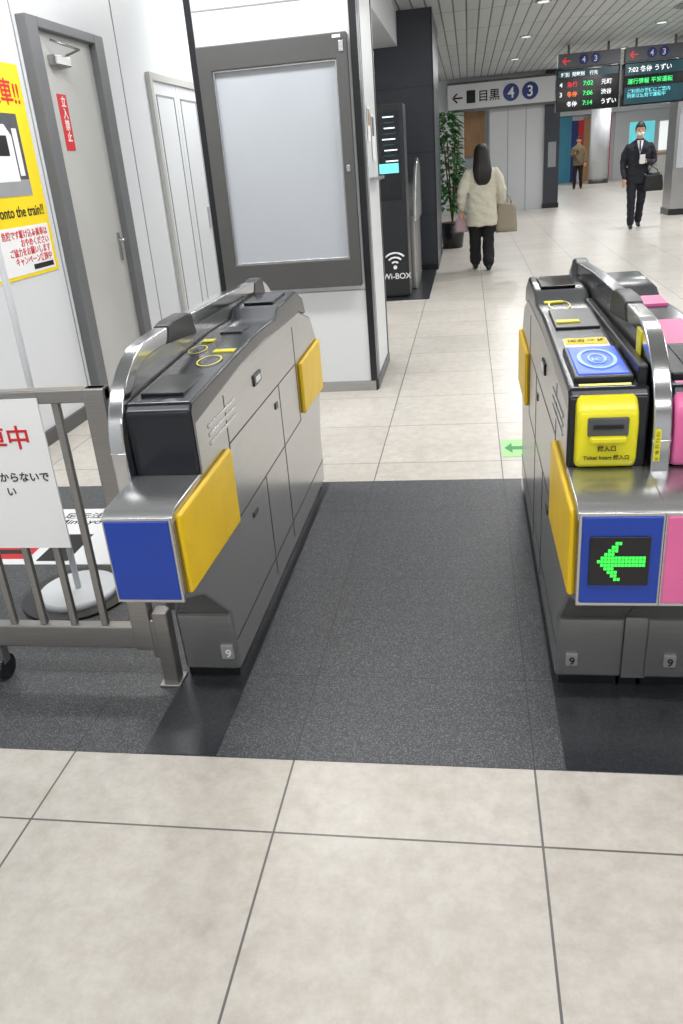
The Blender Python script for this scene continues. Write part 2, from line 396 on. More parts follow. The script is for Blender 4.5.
box('board',-.5,2.25,YF-.16,YF-.02,2.50,3.13,'signw',s,0.01)
box('lower_rim',-.5,2.25,YF-.17,YF-.16,2.47,2.53,'frame',s)
box('upper_rim',-.5,2.25,YF-.17,YF-.16,3.10,3.15,'frame',s)
yy=YF-.17
text('arrow','←',(-.42,yy,2.68),.36,'txt',s)
box('exit_pictogram',-.02,.20,yy,yy+.01,2.66,2.95,'txt',s)
text('place_name','目黒',(.26,yy,2.70),.28,'txt',s)
for i,(x,t) in enumerate(((1.09,'4'),(1.56,'3'))):
    cyl('disc_%d'%i,(x,yy-.005,2.82),(x,yy+.005,2.82),.20,'signblue',s,seg=32)
    text('digit_%d'%i,t,(x,yy-.007,2.70),.34,'whitep',s,align='CENTER')
# departure boards
yb=18.0
for i,(x0,x1) in enumerate(((1.72,2.90),(2.97,4.12))):
    s=empty('departure_board' if i==0 else 'departure_board.001',((x0+x1)/2,yb,2.5))
    box('housing',x0,x1,yb,yb+.25,2.10,2.84,'blackg',s,0.01)
    box('header_sign',x0+.02,x1,yb+.02,yb+.2,2.86,3.10,'signgrey',s,0.005)
    box('hanger_1',x0+.2,x0+.24,yb+.08,yb+.12,3.08,CEIL,'frame',s)
    box('hanger_2',x1-.24,x1-.2,yb+.08,yb+.12,3.08,CEIL,'frame',s)
    text('header_arrow','←',(x0+.08,yb+.018,2.91),.2,'sred',s)
    for q,t in ((.5,'4'),(.72,'3')):
        cyl('disc_'+t,(x0+q,yb+.012,2.98),(x0+q,yb+.02,2.98),.09,'signblue',s)
        text('disc_text_'+t,t,(x0+q,yb+.01,2.93),.14,'whitep',s,align='CENTER')
    if i==0:
        box('screen_top',x0+.03,x1-.03,yb-.004,yb,2.69,2.81,'scrteal',s)
        rows=[('4','急行','7:02','元町','sred'),('3','各停','7:06','渋谷','sorange'),('','各停','7:14','うずい','swhite')]
        text('header_row','種別  発時刻    行先',(x0+.08,yb-.006,2.71),.08,'swhite',s)
        for j,(a_,b_,t_,d_,mm) in enumerate(rows):
            z=2.53-j*.17
            text('row_%d_no'%j,a_,(x0+.06,yb-.006,z),.11,'swhite',s) if a_ else None
            text('row_%d_kind'%j,b_,(x0+.20,yb-.006,z),.10,mm,s)
            text('row_%d_time'%j,t_,(x0+.50,yb-.006,z),.11,'sgreen',s)
            text('row_%d_dest'%j,d_,(x0+.84,yb-.006,z),.10,'swhite',s)
    else:
        box('screen_top',x0+.03,x1-.03,yb-.004,yb,2.62,2.82,'scrteal',s)
        box('screen_low',x0+.03,x1-.03,yb-.004,yb,2.13,2.42,'scrteal',s)
        text('row_0','7:02 各停 うずい',(x0+.08,yb-.006,2.68),.11,'swhite',s)
        text('row_1','運行情報 平常運転',(x0+.08,yb-.006,2.48),.10,'sgreen',s)
        text('row_2','ご利用の皆様にご案内\n列車は定刻で運転中',(x0+.08,yb-.006,2.32),.08,'cyan',s)
c=empty('steel_pillar',(4.4,18.8,0))
box('core',4.10,4.85,18.4,19.1,0,CEIL,'steel_d',c,0.01)
box('poster_panel',4.16,4.80,18.385,18.4,.9,2.0,'board',c)
box('base',4.08,4.87,18.38,19.12,0,.12,'black',c)
# far zone
box('wall_far',-6,12,38.5,38.7,0,CEIL,'white')
s=empty('storefront',(6,38.4,0))
for i,(x0,x1,z0,z1,mm) in enumerate(((3.7,4.35,0,2.6,'cyanw'),(4.35,4.6,0,2.4,'signblue'),(4.62,4.85,.5,2.4,'red'),(4.85,5.1,0,2.5,'wood'),(5.8,5.95,0,2.6,'red'),(6.1,8.6,0,2.6,'partition'),(6.7,7.7,1.3,2.15,'cyan'),(7.9,8.4,1.0,2.1,'swhite'))):
    box('panel_%d'%i,x0,x1,38.4-.012*i,38.5-.001*i,z0,z1,mm,s)
box('fascia',3.6,9.4,38.1,38.4,2.6,CEIL,'white',s)
c=empty('round_column',(5.14,35.7,0))
cyl('shaft',(5.14,35.7,0),(5.14,35.7,CEIL),.36,'white',c,seg=32)
cyl('base',(5.14,35.7,0),(5.14,35.7,.15),.38,'frame',c,seg=32)
k=empty('information_counter',(6.6,30,0))
box('counter',6.1,7.2,29.6,30.4,0,1.0,'door',k,0.02)
box('top',6.05,7.25,29.55,30.45,1.0,1.05,'wood',k,0.01)
# ------------------------------------------------------------------ ticket gates
BODY=[(2.05,.04),(2.035,.26),(1.85,.43),(1.735,.485),(1.715,.50),(1.715,.725),(1.735,.735),(1.94,.745),(1.965,.75),(1.97,.90),(2.45,.93),(2.8,.94),(3.45,.93),(3.70,.86),(3.79,.76),(3.81,.74),(3.81,.50),(3.78,.48),(3.71,.30),(3.70,.04)]
TOP=[(1.952,.745),(1.950,.930),(1.972,.952),(2.45,.975),(2.75,.987),(3.02,.982),(3.08,1.010),(3.42,1.02),(3.56,.965),(3.60,.89),(3.45,.925),(2.8,.935),(2.45,.925),(1.985,.885),(1.985,.745)]
def half(parent,xf,d,w,kind,tag,wf=None):
    X=lambda u:xf+d*u
    wf=w if wf is None else wf
    prism(tag+'_body',BODY,X(0),X(w),0,'steel_d',parent,0.012)
    if wf>w: prism(tag+'_nose_extension',[(2.05,.04),(2.035,.26),(1.85,.43),(1.735,.485),(1.715,.50),(1.715,.725),(1.735,.735),(1.94,.745),(1.98,.75),(2.30,.74),(2.30,.04)],X(w-.02),X(wf),0,'steel_d',parent,0.003)
    prism(tag+'_hood',[(1.711,.71),(1.711,.73),(1.735,.745),(1.950,.753),(1.950,.735)],X(-.003),X(wf+.001),0,'steel',parent,0.004)
    prism(tag+'_nose_trim',[(X(0.001),.490),(X(wf-.001),.490),(X(wf-.001),.732),(X(.001),.732)],1.707,1.716,1,'steel',parent,0.003,hole=[(X(.009),.50),(X(wf-.006),.50),(X(wf-.006),.722),(X(.009),.722)])
    box(tag+'_plinth',X(.012),X(w),2.075,3.66,0.0035,.06,'black',parent)
    prism(tag+'_top_cover',TOP,X(-.003),X(w),0,'navyblk',parent,0.01)
    pm='pink' if kind=='pink' else 'blue'
    box(tag+'_front_panel',X(.008),X(wf-.005),1.704,1.716,.499,.723,pm,parent,0.004)
    padm='pink' if kind=='pink' else 'yellow'
    for j,(a,b) in enumerate(((1.732,2.215),(3.33,3.80))):
        prism(tag+'_side_pad_%d'%j,[(a,.502),(b,.49),(b,.738),(a,.728)],X(-.017),X(.002),0,padm,parent,0.014)
    e0,e1=X(-.0012),X(.001)
    for j,(y0,y1,z0,z1) in enumerate(((2.25,3.29,.484,.487),(2.25,3.29,.735,.738),(2.25,2.253,.485,.89),(2.95,2.953,.08,.735),(2.62,2.623,.08,.485),(3.285,3.288,.485,.89),(2.06,3.70,.15,.153))):
        box(tag+'_seam_%d'%j,e0,e1,y0,y1,z0,z1,'txt',parent)
    box(tag+'_latch_low',X(-.004),X(.001),2.40,2.46,.415,.435,'black',parent,0.003)
    box(tag+'_latch_up',X(-.004),X(.001),2.86,2.90,.66,.685,'black',parent,0.003)
    box(tag+'_sensor',X(-.006),X(.001),2.60,2.70,.82,.86,'black',parent,0.008)
    box(tag+'_sensor_led',X(-.008),X(-.005),2.62,2.68,.83,.85,'whitep',parent,0.004)
    for j in range(3):
        box(tag+'_emboss_%d'%j,X(-.003),X(.001),2.08,2.36,.79+j*.025,.802+j*.025,'steel',parent,0.002)
zt=lambda y:.952+(y-1.972)*.0481
def guard(parent,x0,x1,tag):
    def arc(o):
        P=[(1.91+o,.70),(1.91+o,.83)]
        for t in range(11):
            a=PI-t*PI/2/10
            P.append((2.21+(.30-o)*math.cos(a),.83+(.25-o)*math.sin(a)))
        P+= [(2.5,1.085-o),(3.0,1.08-o),(3.40,1.065-o)]
        for t in range(1,9):
            a=PI/2-t*PI/2/8
            P.append((3.50+(.32-o)*math.cos(a),.82+(.24-o)*math.sin(a)))
        P.append((3.82-o,.70))
        return P
    prism(tag+'_rim',arc(0),x0,x1,0,'chrome',parent,0.006,hole=arc(.045))
    prism(tag+'_panel',arc(.03),x0+.006,x1-.006,0,'steel_d',parent)
    for j,(a,b) in enumerate(((2.33,2.62),(3.42,3.62))):
        zz=1.08 if j==0 else 1.055
        prism(tag+'_sensor_hump_%d'%j,[(a,zz-.045),(a+.03,zz+.006),(a+.08,zz+.014),(b-.08,zz+.014),(b-.03,zz+.004),(b,zz-.07)],x0-.004,x1+.004,0,'black',parent,0.008)
g=empty('ticket_gate',(-.83,2.9,0))
half(g,-.737,-1,.185,'left','unit')
guard(g,-.962,-.918,'guard')
def ring(name,x,y,z,rx,ry,w,m,parent):
    bm=bmesh.new();n=36;V=[]
    for k in range(n):
        a=2*PI*k/n
        V.append((bm.verts.new((x+rx*math.cos(a),y+ry*math.sin(a),z+ry*math.sin(a)*.048)),bm.verts.new((x+(rx-w)*math.cos(a),y+(ry-w)*math.sin(a),z+(ry-w)*math.sin(a)*.048))))
    for k in range(n):
        l=(k+1)%n;bm.faces.new((V[k][0],V[l][0],V[l][1],V[k][1]))
    return fin(name,bm,m,parent)
ring('yellow_ring_1',-.80,2.36,zt(2.36)+.003,.038,.06,.005,'yelp',g)
ring('yellow_ring_2',-.88,2.50,zt(2.5)+.003,.030,.05,.004,'yelp',g)
box('caution_label',-.82,-.75,2.46,2.50,zt(2.48)-.001,zt(2.48)+.002,'yelp',g)
box('caution_label_2',-.90,-.86,2.60,2.64,zt(2.62)-.001,zt(2.62)+.002,'yelp',g)
box('exit_slot',-.87,-.79,2.72,2.82,.985,.991,'black',g,.002)
box('display',-.89,-.77,3.14,3.37,1.012,1.023,'blackg',g,.003)
prism('cover_recess',[(-.90,2.03),(-.775,2.03),(-.775,2.26),(-.90,2.26)],.952,.9645,2,'black',g,.004)
text('number','9',(-.775,2.033,.10),.04,'whitep',g)
box('number_plate',-.79,-.75,2.035,2.05,.09,.14,'gprint',g,.003)
# right double gate
g=empty('ticket_gate.001',(.45,2.9,0))
half(g,.24,1,.19,'right','unit_left')
half(g,.668,-1,.19,'pink','unit_right',.2395)
guard(g,.432,.476,'guard')
def cap(x0,x1,m,tag):
    prof=[(1.932,.757),(1.916,.778),(1.912,.875),(1.920,.905),(1.945,.930),(1.985,.953),(2.01,.955),(2.01,.92),(1.985,.80),(1.98,.757)]
    prism(tag+'_cap',prof,x0,x1,0,m,g,.012)
    box(tag+'_slot_plate',x0+.025,x1-.025,1.907,1.916,.845,.893,'dgprint',g,.004)
    box(tag+'_slot',x0+.038,x1-.038,1.904,1.909,.866,.875,'txt',g)
    box(tag+'_slot_lip',x0+.03,x1-.03,1.891,1.914,.833,.847,m,g,.004)
cap(.254,.400,'yelp','ticket_reader')
cap(.480,.652,'pink','ticket_reader_2')
text('ticket_label','挿入口',(.327,1.9105,.808),.015,'txt',g,align='CENTER')
text('ticket_label_2','Ticket Insert 挿入口',(.327,1.9125,.785),.013,'txt',g,align='CENTER')
def slab(name,x0,x1,y0,y1,m,th,bev=.003):
    b=zt(y0)-.03;t0=zt(y0)+th;t1=zt(y1)+th
    return prism(name,[(y0,b),(y0,t0),(y1,t1),(y1,b)],x0,x1,0,m,g,bev)
slab('ic_reader_base',.256,.402,2.015,2.295,'black',.014,.006)
slab('ic_reader_face',.266,.392,2.03,2.28,'icblue',.017)
ring('ic_ring_outer',.329,2.155,zt(2.155)+.0195,.050,.090,.010,'iclight',g)
ring('ic_ring_inner',.329,2.155,zt(2.155)+.0195,.024,.045,.006,'iclight',g)
text('ic_label','IC',(.329,2.125,zt(2.155)+.020),.036,'iclight',g,'up','CENTER',tilt=.05)
slab('ic_sticker',.268,.392,2.32,2.42,'whitep',.003,0)
slab('ic_sticker_yellow',.272,.388,2.355,2.417,'poster',.005,0)
text('ic_sticker_text','ICカード',(.33,2.37,zt(2.39)+.007),.026,'txt',g,'up','CENTER',tilt=.05)
slab('cover_recess',.262,.395,2.55,2.80,'black',.006)
box('caution_label',.27,.34,2.60,2.64,zt(2.62)+.004,zt(2.62)+.009,'yelp',g)
ring('yellow_ring',.31,2.92,.990,.038,.07,.005,'yelp',g)
box('caution_label_2',.265,.33,2.985,3.015,.984,.989,'yelp',g)
box('display',.265,.39,3.14,3.37,1.012,1.023,'blackg',g,.003)
box('inner_strip',.405,.430,2.0,3.0,.94,.995,'black',g,.006)
slab('pink_ic_base',.488,.65,2.02,2.29,'black',.014,.006)
slab('pink_ic_face',.53,.63,2.05,2.26,'navyblk',.017)
slab('pink_sticker',.488,.65,2.32,2.60,'pink',.003,0)
slab('pink_sticker_far',.49,.65,2.82,2.95,'pink',.002,0)
prism('guard_yellow_label',[(2.12,.985),(2.17,.985),(2.17,1.055),(2.12,1.05)],.4285,.4325,0,'yelp',g)
prism('guard_yellow_strip',[(.436,.78),(.450,.78),(.450,.86),(.436,.86)],1.906,1.911,1,'yelp',g)
for j,t in enumerate('ここにタッ'):
    text('strip_char_%d'%j,t,(.443,1.9055,.845-j*.0155),.011,'txt',g,align='CENTER')
# LED arrow (dot matrix)
box('led_screen',.266,.400,1.699,1.705,.550,.675,'blackg',g,.002)
bm=bmesh.new()
pat=["......##.......",".....##........","....###........","...###.........","..#############",".##############","..#############","...###.........","....###........",".....##........","......##......."]
for r,row in enumerate(pat):
    for q,ch in enumerate(row):
        if ch=='#':
            x=.276+q*.0077;z=.664-r*.0093
            vs=[bm.verts.new((x+dx,1.6982,z+dz)) for dx,dz in ((0,0),(.0066,0),(.0066,-.008),(0,-.008))];bm.faces.new(vs)
fin('led_arrow',bm,'ledgreen',g)
for i,x in enumerate((.285,.56)):
    box('number_plate_%d'%i,x-.017,x+.017,2.035,2.05,.09,.13,'gprint',g,.003)
    text('number_%d'%i,'9',(x,2.033,.097),.035,'txt',g,align='CENTER')
box('centre_body',.428,.480,2.20,3.70,.04,.93,'steel_d',g)
box('centre_plinth',.42,.49,2.075,3.66,.0035,.06,'black',g)
# ------------------------------------------------------------------ railing
r=empty('metal_railing',(-1.6,2.05,0))
yr0,yr1=2.02,2.06
box('top_rail',-2.6,-1.0,yr0,yr1,.945,.985,'rail',r,.006)
box('bottom_rail',-2.6,-1.0,yr0,yr1,.135,.215,'rail',r,.006)
box('end_post',-1.065,-1.0,yr0-.003,yr1+.003,.13,.985,'rail',r,.006)
box('foot_bracket',-1.01,-.975,yr0,yr1,.10,.24,'rail',r,.006)
box('floor_post',-.99,-.94,yr0-.005,yr1+.005,.004,.27,'rail',r,.006)
box('floor_plate',-1.00,-.93,yr0-.02,yr1+.02,.002,.010,'rail',r,.003)
x=-1.16
i=0
while x>-2.55:
    box('bar_%d'%i,x-.011,x+.011,yr0+.01,yr1-.01,.19,.95,'rail',r,.004);x-=.105;i+=1
for j,xx in enumerate((-1.56,-2.4)):
    box('caster_fork_%d'%j,xx-.02,xx+.02,yr0,yr1,.06,.15,'rail',r,.004)
    cyl('caster_%d'%j,(xx-.018,2.04,.045),(xx+.018,2.04,.045),.042,'black',r)
n=empty('paper_notice',(-1.5,2.01,.74))
box('sheet',-2.0,-1.20,2.012,2.018,.50,.965,'whitep',n)
text('red_text','列車中',(-1.245,2.011,.825),.075,'red',n,align='RIGHT')
text('black_text','からないで',(-1.215,2.011,.72),.032,'txt',n,align='RIGHT')
text('black_text_2','い',(-1.33,2.011,.675),.032,'txt',n,align='RIGHT')
# stanchion
s=empty('sign_stand',(-1.56,2.6,0))
cyl('base_ring',(-1.56,2.60,.002),(-1.56,2.60,.012),.22,'black',s,seg=40)
cyl('base_disc',(-1.56,2.60,.012),(-1.56,2.60,.03),.165,'white',s,.15,seg=40)
cyl('pole',(-1.56,2.60,.03),(-1.56,2.60,1.9),.012,'white',s)
# floor graphics
s=empty('floor_train_sticker',(-2,3.1,0))
box('sheet',-2.45,-1.50,2.85,3.45,.002,.0035,'whitep',s)
box('train',-2.40,-1.95,2.90,3.02,.0035,.0045,'red',s)
box('train_windows',-2.37,-2.0,2.95,2.99,.0045,.005,'txt',s)
box('train_body',-2.40,-1.95,3.02,3.18,.0035,.0045,'gprint',s)
box('train_body_2',-1.90,-1.75,2.88,3.15,.0035,.0045,'txt',s)
text('words','足元注意\nMind your step',(-2.0,3.34,.0036),.07,'txt',s,'up')
s=empty('green_arrow_sticker',(.235,4.2,0))
box('sheet',.165,.30,4.08,4.36,.0,.002,'green_st',s)
prism('arrow',[(.18,4.22),(.22,4.30),(.22,4.245),(.285,4.245),(.285,4.195),(.22,4.195),(.22,4.14)],.002,.003,2,'green_d',s)
# ------------------------------------------------------------------ people
def remesh_body(name,bm,mats,parent,voxel,mtx,cloth=(0,1)):
    me=bpy.data.meshes.new(name+'_src')
    bmesh.ops.recalc_face_normals(bm,faces=bm.faces[:])
    bm.to_mesh(me)
    bmt=bm.copy();bmesh.ops.triangulate(bmt,faces=bmt.faces[:]);bmt.faces.ensure_lookup_table()
    tree=BVHTree.FromBMesh(bmt);mi=[f.material_index for f in bmt.faces]
    t=bpy.data.objects.new(name+'_tmp',me);C.objects.link(t)
    md=t.modifiers.new('r','REMESH');md.mode='VOXEL';md.voxel_size=voxel;md.use_smooth_shade=True
    ms=t.modifiers.new('s','SMOOTH');ms.factor=.5;ms.iterations=4
    bpy.context.view_layer.update()
    out=bpy.data.meshes.new_from_object(t.evaluated_get(bpy.context.evaluated_depsgraph_get()))
    bpy.data.objects.remove(t)
    out.materials.clear()
    for m in mats: out.materials.append(M[m])
    vm=[0]*len(out.vertices)
    for p in out.polygons:
        hit=tree.find_nearest(p.center);p.material_index=mi[hit[2]] if hit[2] is not None else 0;p.use_smooth=True
        for v in p.vertices: vm[v]=p.material_index
    nr=[v.normal.copy() for v in out.vertices]
    for i,v in enumerate(out.vertices):
        if vm[i] in cloth:
            q=Vector((v.co.x*9,v.co.y*9,v.co.z*15+v.co.x*6))
            v.co+=nr[i]*(.011*noise.noise(q)+.005*noise.noise(q*2.3))
    out.transform(mtx)
    o=bpy.data.objects.new(name,out);C.objects.link(o)
    o.parent=parent;o.matrix_parent_inverse=Matrix.Translation(parent.location).inverted()
    bm.free();bmt.free();return o
def add(name,bm,m,parent,mtx,smooth=True,bevel=0):
    bmesh.ops.transform(bm,matrix=mtx,verts=bm.verts[:])
    return fin(name,bm,m,parent,bevel,smooth)
def ball(bm,c,r,mi=0,seg=16):
    res=bmesh.ops.create_uvsphere(bm,u_segments=seg,v_segments=seg//2+2,radius=1)
    for v in res['verts']: v.co=Vector((c[0]+v.co.x*r[0],c[1]+v.co.y*r[1],c[2]+v.co.z*r[2]))
def head(parent,c,mtx,mask=False,down=0):
    c=Vector(c);HM=mtx@Matrix.Translation(c)@Matrix.Rotation(-down,4,'X')
    bm=bmesh.new();bmesh.ops.create_uvsphere(bm,u_segments=28,v_segments=20,radius=1)
    for v in bm.verts:
        x,y,z=v.co
        w=1.0 if z>0 else 1.0-.30*(-z)**1.8
        v.co=Vector((x*.078*w,y*.092*(w if y<0 else (1-.10*max(0,-z)))+(.006 if z<0 and y>0 else 0),z*.117))
    add('head',bm,'skin',parent,HM)
    bm=bmesh.new();stack(bm,[(.012,0,.088,.006,.006),(-.01,0,.094,.008,.011),(-.026,0,.097,.012,.014),(-.034,0,.093,.009,.009)],seg=12,power=2);add('nose',bm,'skin',parent,HM)
    bm=bmesh.new()
    for s in(-1,1): ball(bm,(s*.080,-.005,-.01),(.011,.018,.03),seg=10)
    add('ears',bm,'skin',parent,HM)
    bm=bmesh.new()
    for s in(-1,1): ball(bm,(s*.030,.082,.005),(.011,.008,.0045),seg=10)
    add('eyes',bm,'whitep',parent,HM)
    bm=bmesh.new()
    for s in(-1,1):
        ball(bm,(s*.03,.088,.005),(.006,.004,.005),seg=10);ball(bm,(s*.031,.084,.024),(.016,.007,.003),seg=10)
    add('pupils_brows',bm,'hair',parent,HM)
    if mask:
        bm=bmesh.new();ball(bm,(0,.050,-.048),(.064,.060,.044),seg=20);add('face_mask',bm,'whitep',parent,HM)
        bm=bmesh.new()
        for s in(-1,1): tube_bm(bm,[(s*.06,.055,-.03),(s*.078,.02,-.02),(s*.085,-.012,-.005)],[.002]*3,6)
        add('mask_loops',bm,'whitep',parent,HM)
    else:
        bm=bmesh.new();ball(bm,(0,.087,-.06),(.022,.008,.006),seg=10);add('mouth',bm,'red',parent,HM)
    return HM
def short_hair(parent,HM):
    bm=bmesh.new();bmesh.ops.create_uvsphere(bm,u_segments=44,v_segments=32,radius=1)
    for v in bm.verts:
        x,y,z=v.co
        t=min(1,max(0,(.62-y)/.9))
        lim=.42*(1-t)+(-.50)*t
        if z<lim:
            v.co=Vector((x*.066,y*.080-.006,z*.098))
        else:
            bump=1+.03*noise.noise(Vector((x*6,y*6,z*2)))
            v.co=Vector((x*.089*bump,y*.106*bump-.005,z*.136*bump+.004))
    return add('hair',bm,'hair',parent,HM)
def hand(parent,tag,w,dr,side,mtx,curl=.5,size=1.0):
    w=Vector(w);dr=Vector(dr).normalized();side=Vector(side);side=(side-dr*side.dot(dr)).normalized();nrm=dr.cross(side)
    bm=bmesh.new();s=size
    limb(bm,[w,w+dr*.04*s,w+dr*.08*s],[(.022*s,.018*s),(.034*s,.017*s),(.036*s,.015*s)],seg=12)
    lens=(.068,.078,.072,.056)
    for i,L_ in enumerate(lens):
        b=w+dr*.082*s+side*(.026-.0175*i)*s
        p=[b];dd=dr.copy()
        for j,f in enumerate((.42,.32,.26)):
            dd=(dd+nrm*curl*(.5+.3*j)).normalized();p.append(p[-1]+dd*L_*f*s)
        tube_bm(bm,p,[.0088*s,.0085*s,.008*s,.006*s],8)
    b=w+dr*.02*s+side*.025*s
    tube_bm(bm,[b,b+(side*.8+dr*.6).normalized()*.03*s,b+(side*.5+dr+nrm*.3).normalized()*.06*s,b+(side*.3+dr+nrm*.5).normalized()*.078*s],[.012*s,.0105*s,.0095*s,.007*s],8)
    return add('hand_'+tag,bm,'skin',parent,mtx)
def shoe(bm,heel,toe,mi):
    h=Vector(heel);t=Vector(toe)
    limb(bm,[h,(h+t)/2+Vector((0,0,.006)),t],[(.036,.042),(.042,.036),(.036,.024)],mi)
def bag(name,parent,c,sx,sy,sz,m,mtx,top):
    bm=bmesh.new();bmesh.ops.create_cube(bm,size=1)
    bmesh.ops.subdivide_edges(bm,edges=bm.edges[:],cuts=4,use_grid_fill=True)
    for v in bm.verts:
        q=v.co.copy();f=1+.25*(.5-q.z)
        r=1-.9*(abs(q.x*2)**4*abs(q.z*2)**4)*.08
        v.co=Vector((c[0]+q.x*sx*f*r,c[1]+q.y*sy*f*(1.15-.6*abs(q.x)),c[2]+q.z*sz))
    add(name,bm,m,parent,mtx)
    bm=bmesh.new();zt_=c[2]+sz/2-.01
    for s in(-1,1):
        pts=[(c[0]-sx*.3,c[1]+s*.02,zt_),(c[0]-sx*.22,c[1]+s*.015,(zt_+top[2])/2),(top[0],top[1],top[2]),(c[0]+sx*.22,c[1]+s*.015,(zt_+top[2])/2),(c[0]+sx*.3,c[1]+s*.02,zt_)]
        tube_bm(bm,pts,[.008]*5,8)
    add(name+'_handles',bm,m,parent,mtx)
# --- woman walking away
wl=(.175,11.62,0)
w=empty('walking_woman',wl)
T=Matrix.Translation(wl)@Matrix.Rotation(math.radians(4),4,'Z')
bm=bmesh.new()
limb(bm,[(.085,0,.84),(.095,.02,.62),(.09,.05,.45),(.085,-.02,.24),(.08,-.10,.115)],[.10,.092,.082,.08,.078],1)
limb(bm,[(-.085,0,.84),(-.09,.05,.62),(-.085,.09,.46),(-.08,.12,.26),(-.075,.16,.115)],[.10,.092,.082,.08,.078],1)
shoe(bm,(.08,-.13,.045),(.085,.03,.034),2)
shoe(bm,(-.075,.13,.045),(-.08,.30,.034),2)
stack(bm,[(.585,0,.01,.205,.155),(.60,0,.01,.212,.16),(.75,0,0,.205,.152),(.95,0,0,.19,.138),(1.08,0,0,.19,.133),(1.2,0,-.005,.195,.125),(1.27,0,-.01,.18,.108),(1.315,0,-.01,.135,.088),(1.345,0,-.01,.08,.072),(1.37,0,-.01,.06,.06)],0)
limb(bm,[(.165,-.01,1.25),(.225,-.03,1.14),(.262,-.04,1.02),(.268,.02,.92),(.255,.09,.82)],[.070,.070,.066,.060,.050],0)
limb(bm,[(-.165,-.01,1.25),(-.225,-.04,1.14),(-.265,-.07,1.02),(-.278,-.03,.92),(-.265,.03,.81)],[.070,.070,.066,.060,.050],0)
limb(bm,[(0,-.01,1.34),(0,0,1.42)],[.052,.05],3)
remesh_body('body',bm,['cream','pants','leather','skin'],w,.011,T)
HM=head(w,(0,.015,1.482),T)
bm=bmesh.new()
stack(bm,[(1.10,.0,-.118,.05,.016),(1.13,.0,-.132,.085,.03),(1.18,0,-.135,.112,.044),(1.28,0,-.115,.122,.062),(1.36,0,-.07,.116,.085),(1.42,0,-.03,.108,.102),(1.48,0,-.012,.102,.108),(1.53,0,-.008,.095,.102),(1.57,0,-.005,.075,.085),(1.597,0,-.002,.045,.052),(1.605,0,0,.015,.018)],seg=40,power=2.1)
for v in bm.verts:
    a=math.atan2(v.co.y+.05,v.co.x);v.co.x*=1+.03*math.sin(a*14+v.co.z*6);v.co.y+=.004*math.sin(a*14+v.co.z*6)
add('hair',bm,'hair',w,T)
hand(w,'right',(.255,.10,.80),(0,.2,-1),(-.4,.8,0),T,.45,.92)
hand(w,'left',(-.265,.04,.79),(0,.15,-1),(.4,.8,0),T,.45,.92)
bag('tote_bag',w,(.33,.06,.66),.24,.12,.36,'beige',T,(.27,.06,1.0))
bag('hand_bag',w,(-.27,.08,.60),.15,.08,.17,'mauve',T,(-.262,.075,.74))
bm=bmesh.new();stack(bm,[(1.33,0,-.01,.085,.075),(1.375,0,-.01,.078,.07)],seg=24);add('collar',bm,'cream',w,T)
# --- businessman walking toward camera
ml=(3.01,16.17,0)
m_=empty('businessman',ml)
T=Matrix.Translation(ml)@Matrix.Rotation(math.radians(176),4,'Z')
bm=bmesh.new()
limb(bm,[(.09,0,.90),(.095,.06,.70),(.09,.10,.50),(.088,.10,.28),(.085,.12,.10)],[.10,.088,.074,.068,.064],0)
limb(bm,[(-.09,0,.90),(-.09,.02,.70),(-.085,.02,.50),(-.08,-.10,.30),(-.078,-.19,.13)],[.10,.088,.074,.068,.064],0)
shoe(bm,(.085,.09,.042),(.09,.27,.032),1)
shoe(bm,(-.078,-.22,.065),(-.08,-.06,.032),1)
stack(bm,[(.76,0,0,.195,.14),(.78,0,0,.20,.145),(.92,0,0,.19,.134),(1.06,0,0,.178,.125),(1.2,0,0,.195,.135),(1.32,0,-.005,.205,.132),(1.40,0,-.01,.19,.112),(1.45,0,-.01,.14,.088),(1.485,0,-.01,.08,.07),(1.505,0,-.01,.060,.060)],0)
limb(bm,[(.175,-.01,1.375),(.235,-.02,1.25),(.258,-.03,1.12),(.25,.03,.99),(.235,.09,.87)],[.070,.066,.058,.052,.044],0)
limb(bm,[(-.175,-.01,1.375),(-.24,-.02,1.26),(-.262,-.01,1.12),(-.20,.12,1.10),(-.12,.22,1.12)],[.070,.066,.058,.052,.042],0)
limb(bm,[(0,-.01,1.47),(0,.0,1.57)],[.060,.056],2)
remesh_body('body',bm,['suit','leather','skin'],m_,.011,T,cloth=(0,))
HM=head(m_,(0,.015,1.640),T,mask=True,down=.15)
short_hair(m_,HM)
bm=bmesh.new()
v=[bm.verts.new(q) for q in ((-.055,.078,1.475),(.055,.078,1.475),(.034,.128,1.37),(0,.150,1.25),(-.034,.128,1.37))];bm.faces.new(v)
add('shirt',bm,'whitep',m_,T,False)
bm=bmesh.new()
v=[bm.verts.new(q) for q in ((-.011,.094,1.468),(.011,.094,1.468),(.016,.148,1.32),(0,.156,1.28),(-.016,.148,1.32))];bm.faces.new(v)
add('tie',bm,'signblue',m_,T,False)
bm=bmesh.new()
for s_ in (-1,1):
    v=[bm.verts.new(q) for q in ((s_*.055,.076,1.485),(s_*.098,.098,1.40),(s_*.080,.132,1.35),(s_*.004,.158,1.20),(s_*.036,.134,1.37))];bm.faces.new(v)
add('lapels',bm,'suit',m_,T,False)
hand(m_,'right',(.232,.10,.85),(0,.15,-1),(-.5,.8,0),T,.5)
hand(m_,'left',(-.115,.225,1.12),(.8,.5,.05),(0,.2,1),T,.6)
bm=bmesh.new();bmesh.ops.create_cube(bm,size=1)
for v in bm.verts:v.co=Vector((-.03+v.co.x*.09,.30+v.co.y*.012,1.17+v.co.z*.15))
add('phone',bm,'whitep',m_,T,False,.004)
bag('briefcase',m_,(-.25,.10,.78),.30,.10,.30,'leather',T,(-.22,.09,1.04))
